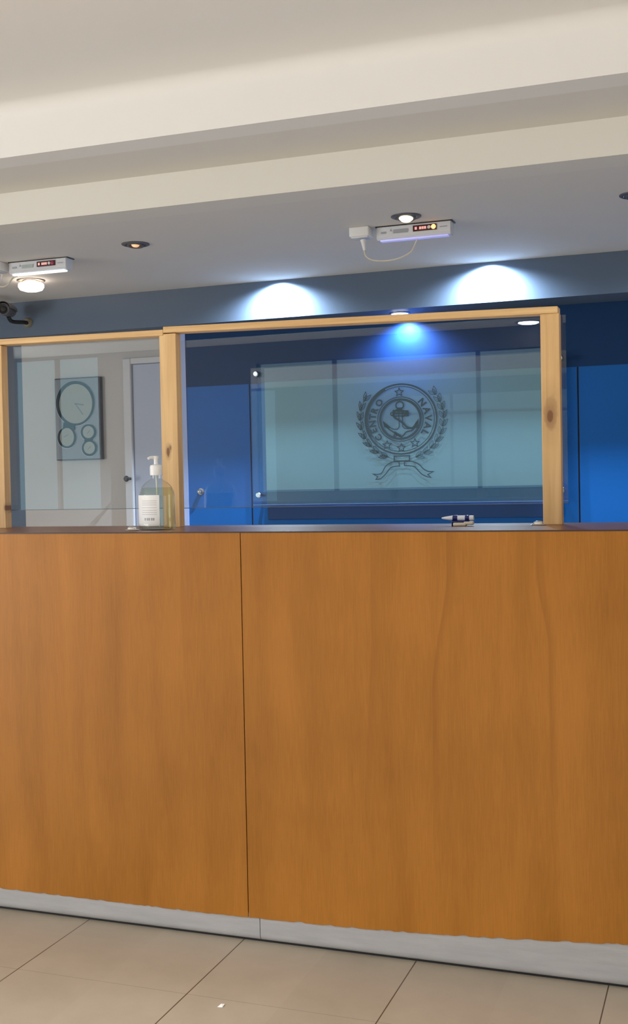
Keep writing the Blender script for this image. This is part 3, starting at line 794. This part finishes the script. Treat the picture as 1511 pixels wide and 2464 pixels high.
obj('lamp_lens', lathe(BM(), [(.058, -.016), (.063, -.022), (.0635, -.034), (.055, -.048), (.034, -.055), (0, -.057)], (x, y, ZS), 40), 'bulb_big', t, True)
obj('lamp_cap', lathe(BM(), [(0, -.0150), (.055, -.0150), (.056, -.0158), (0, -.0160)], (x, y, ZS), 40), 'satin', t, True)
bm = BM()
tube(bm, [(x - .066, y, ZS - .016), (x - .035, y - .02, ZS - .004), (x, y - .035, ZS - .0015)], .0028, 8); tube(bm, [(x + .066, y, ZS - .016), (x + .035, y - .02, ZS - .004), (x, y - .035, ZS - .0015)], .0028, 8)
obj('spring_clip', bm, 'satin', t, True)
ZB = 2.128
x, y = -1.558, 5.605
t = thing('downlight', 'small cool white downlight under the slate beam above the pine rail', 'downlight', (x, y, ZB))
obj('trim_ring', lathe(BM(), [(.052, 0), (.052, -.004), (.046, -.007), (.042, -.004), (.042, 0)], (x, y, ZB), 36), 'satin', t, True)
obj('bulb', lathe(BM(), [(.040, -.002), (.041, -.010), (.036, -.018), (0, -.020)], (x, y, ZB), 36), 'bulb_blue', t, True)
x, y = -1.607, -3.29
t = thing('downlight', 'cool white ceiling downlight mirrored in the acrylic by the right pine post', 'downlight', (x, y, 2.622))
obj('trim_ring', lathe(BM(), [(.115, 0), (.115, -.005), (.10, -.009), (.088, -.005), (.088, 0)], (x, y, 2.622), 36), 'satin', t, True)
obj('lamp_lens', lathe(BM(), [(.087, -.001), (.087, -.012), (.07, -.018), (0, -.020)], (x, y, 2.622), 36), 'bulb_day', t, True)

# ------------------------------------------------------------------ security camera, glint stud, scrap
t = thing('security_camera', 'dark bullet security camera on the slate beam at the left picture edge', 'camera', (-3.64, 5.48, 2.24))
ax = (Vector((0, 0, 1.275)) - Vector((-3.63, 5.27, 2.24))); ax.z *= .35; ax.x *= .55; ax.normalize()
rotm = Vector((0, 0, 1)).rotation_difference(ax).to_matrix().to_4x4()
cpos = Vector((-3.655, 5.24, 2.247))
body = obj('camera_body', lathe(BM(), [(0, -.17), (.028, -.168), (.033, -.15), (.034, -.01), (.031, 0), (.0275, .001), (.0265, -.006)], cpos, 32, 1, rotm), 'cctv', t, True)
obj('lens', lathe(BM(), [(.0268, -.006), (.016, -.008), (.014, -.003), (0, .0)], cpos, 28, 1, rotm), 'black', body, True)
bm = lathe(BM(), [(.0365, -.16), (.039, -.10), (.039, .014), (.0375, .014), (.0375, -.09)], cpos + Vector((0, 0, .002)), 32, 1, rotm)
bmesh.ops.delete(bm, geom=[v for v in bm.verts if v.co.z < cpos.z - .004], context='VERTS')
obj('sun_hood', bm, plain('grey camera hood', (.17, .165, .17), .4), body, True)
obj('bracket_arm', tube(BM(), [cpos - ax * .10 - Vector((0, 0, .03)), cpos - ax * .12 + Vector((.004, .02, -.055)), (-3.662, 5.44, 2.20), (-3.662, 5.475, 2.20)], .011, 12), 'black', t, True)
obj('mount_base', lathe(BM(), [(0, .018), (.020, .017), (.027, .008), (.028, 0)], (-3.662, 5.48, 2.203), 28, 1, TOY), 'cctv_base', t, True)

t = thing('glint_stud', 'small chrome stud added for a bright glint on the blue wall right of the sanitiser bottle', 'stud', (-2.744, YW, 1.245))  # stud added to stand for a bright glint
obj('glint_stud_flange', lathe(BM(), [(.019, 0), (.018, .004), (.010, .006), (0, .006)], (-2.744, YW, 1.245), 28, 1, TOY), 'satin', t, True)
obj('glint_stud_head', lathe(BM(), [(.010, .005), (.0135, .016), (.012, .026), (.006, .031), (0, .032)], (-2.744, YW, 1.245), 28, 1, TOY), 'chrome', t, True)
bm = BM()
vs = [bm.verts.new(v) for v in ((-1.194, 2.518, .0005), (-1.181, 2.520, .0006), (-1.180, 2.532, .004), (-1.190, 2.534, .0006), (-1.187, 2.527, .006))]
for f in ((0, 1, 4), (1, 2, 4), (2, 3, 4), (3, 0, 4)): bm.faces.new([vs[i] for i in f])
tag(obj('paper_scrap', bm, 'scrap'), 'tiny crumpled white scrap on the beige floor tile', 'paper')

# ------------------------------------------------------------------ light
def area(name, loc, rot, sx, sy, L, col):
    li = bpy.data.lights.new(name, 'AREA'); li.shape = 'RECTANGLE'; li.size = sx; li.size_y = sy
    li.energy = L * PI * sx * sy; li.color = col
    o = bpy.data.objects.new(name, li); COL.objects.link(o); o.location = loc; o.rotation_euler = rot
    return o
def spot(name, loc, energy, angle, blend, col, rad=.012, rot=(0, 0, 0)):
    li = bpy.data.lights.new(name, 'SPOT'); li.energy = energy; li.spot_size = math.radians(angle); li.spot_blend = blend
    li.color = col; li.shadow_soft_size = rad
    o = bpy.data.objects.new(name, li); COL.objects.link(o); o.location = loc; o.rotation_euler = rot
    return o
zc = (SILL + HEAD) / 2
area('daylight_window', ((W[0][0] + W[0][1]) / 2, YF - .12, (SILLS[0] + HEADS[0]) / 2), (PI / 2, 0, 0), W[0][1] - W[0][0], HEADS[0] - SILLS[0], 1.35, (.48, .86, 1))
area('daylight_window', ((W[1][0] + W[1][1]) / 2, YF - .12, zc), (PI / 2, 0, 0), 2.87, HEAD - SILL, .7, (.50, .90, 1))
# daylight from the left; on the right wall, an added unseen fill lamp
area('daylight_left', (XL + .02, -1.2, 1.25), (0, -PI / 2, 0), 2.3, 4.2, 7.0, (.97, .985, 1.0))
area('fill_right', (XR - .02, -1.4, 1.2), (0, PI / 2, 0), 2.2, 3.0, 1.6, (.97, .985, 1.0))
for x in (-4.2, -1.2, 1.2):  # added unseen spots: brighten the floor so its bounce lifts the ceiling
    for y in (-2.2, .2):
        spot('floor_bounce_spot', (x, y, 2.59), 400, 105, .6, (.97, .985, 1.0), .06)
for x in (-2.151, -1.071, .009):
    spot('beam_scallop_lamp', (x, 5.48 - .055, 2.310), 140 if x < 0 else 80, 160, .95, (.70, .85, 1.0))
spot('beam_scallop_lamp', (-1.552, 5.665, 2.112), 55, 152, .9, (.42, .56, 1.0))
pl = bpy.data.lights.new('downlight_glow', 'POINT'); pl.energy = 1.3; pl.color = (1, .52, .24); pl.shadow_soft_size = .004
po = bpy.data.objects.new('downlight_glow', pl); COL.objects.link(po); po.location = (-3.272, 4.93, 2.3105)

w = bpy.data.worlds.new('World'); SC.world = w; w.use_nodes = True
w.node_tree.nodes['Background'].inputs[0].default_value = (.8, .9, 1, 1)
w.node_tree.nodes['Background'].inputs[1].default_value = .3

# ------------------------------------------------------------------ camera
cam = bpy.data.cameras.new('Camera'); co = bpy.data.objects.new('Camera', cam); COL.objects.link(co)
f, th, roll, pitch = 2758.8, .348917818, -.0201676739, .0244830888
F = Vector((-math.sin(th), math.cos(th), 0)); Rr = Vector((math.cos(th), math.sin(th), 0)); U = Vector((0, 0, 1))
F2 = F * math.cos(pitch) - U * math.sin(pitch); U2 = U * math.cos(pitch) + F * math.sin(pitch)
R3 = Rr * math.cos(roll) + U2 * math.sin(roll); U3 = U2 * math.cos(roll) - Rr * math.sin(roll)
mtx = Matrix((R3, U3, -F2)).transposed().to_4x4(); mtx.translation = Vector((0, 0, 1.275))
co.matrix_world = mtx
cam.sensor_fit = 'HORIZONTAL'; cam.sensor_width = 36; cam.lens = f / 1511 * 36; cam.clip_start = .05
SC.camera = co
SC.view_settings.view_transform = 'Standard'
SC.view_settings.exposure = 0
SC.cycles.use_denoising = True
SC.cycles.max_bounces = 10; SC.cycles.diffuse_bounces = 6; SC.cycles.transparent_max_bounces = 16
SC.cycles.sample_clamp_indirect = 6
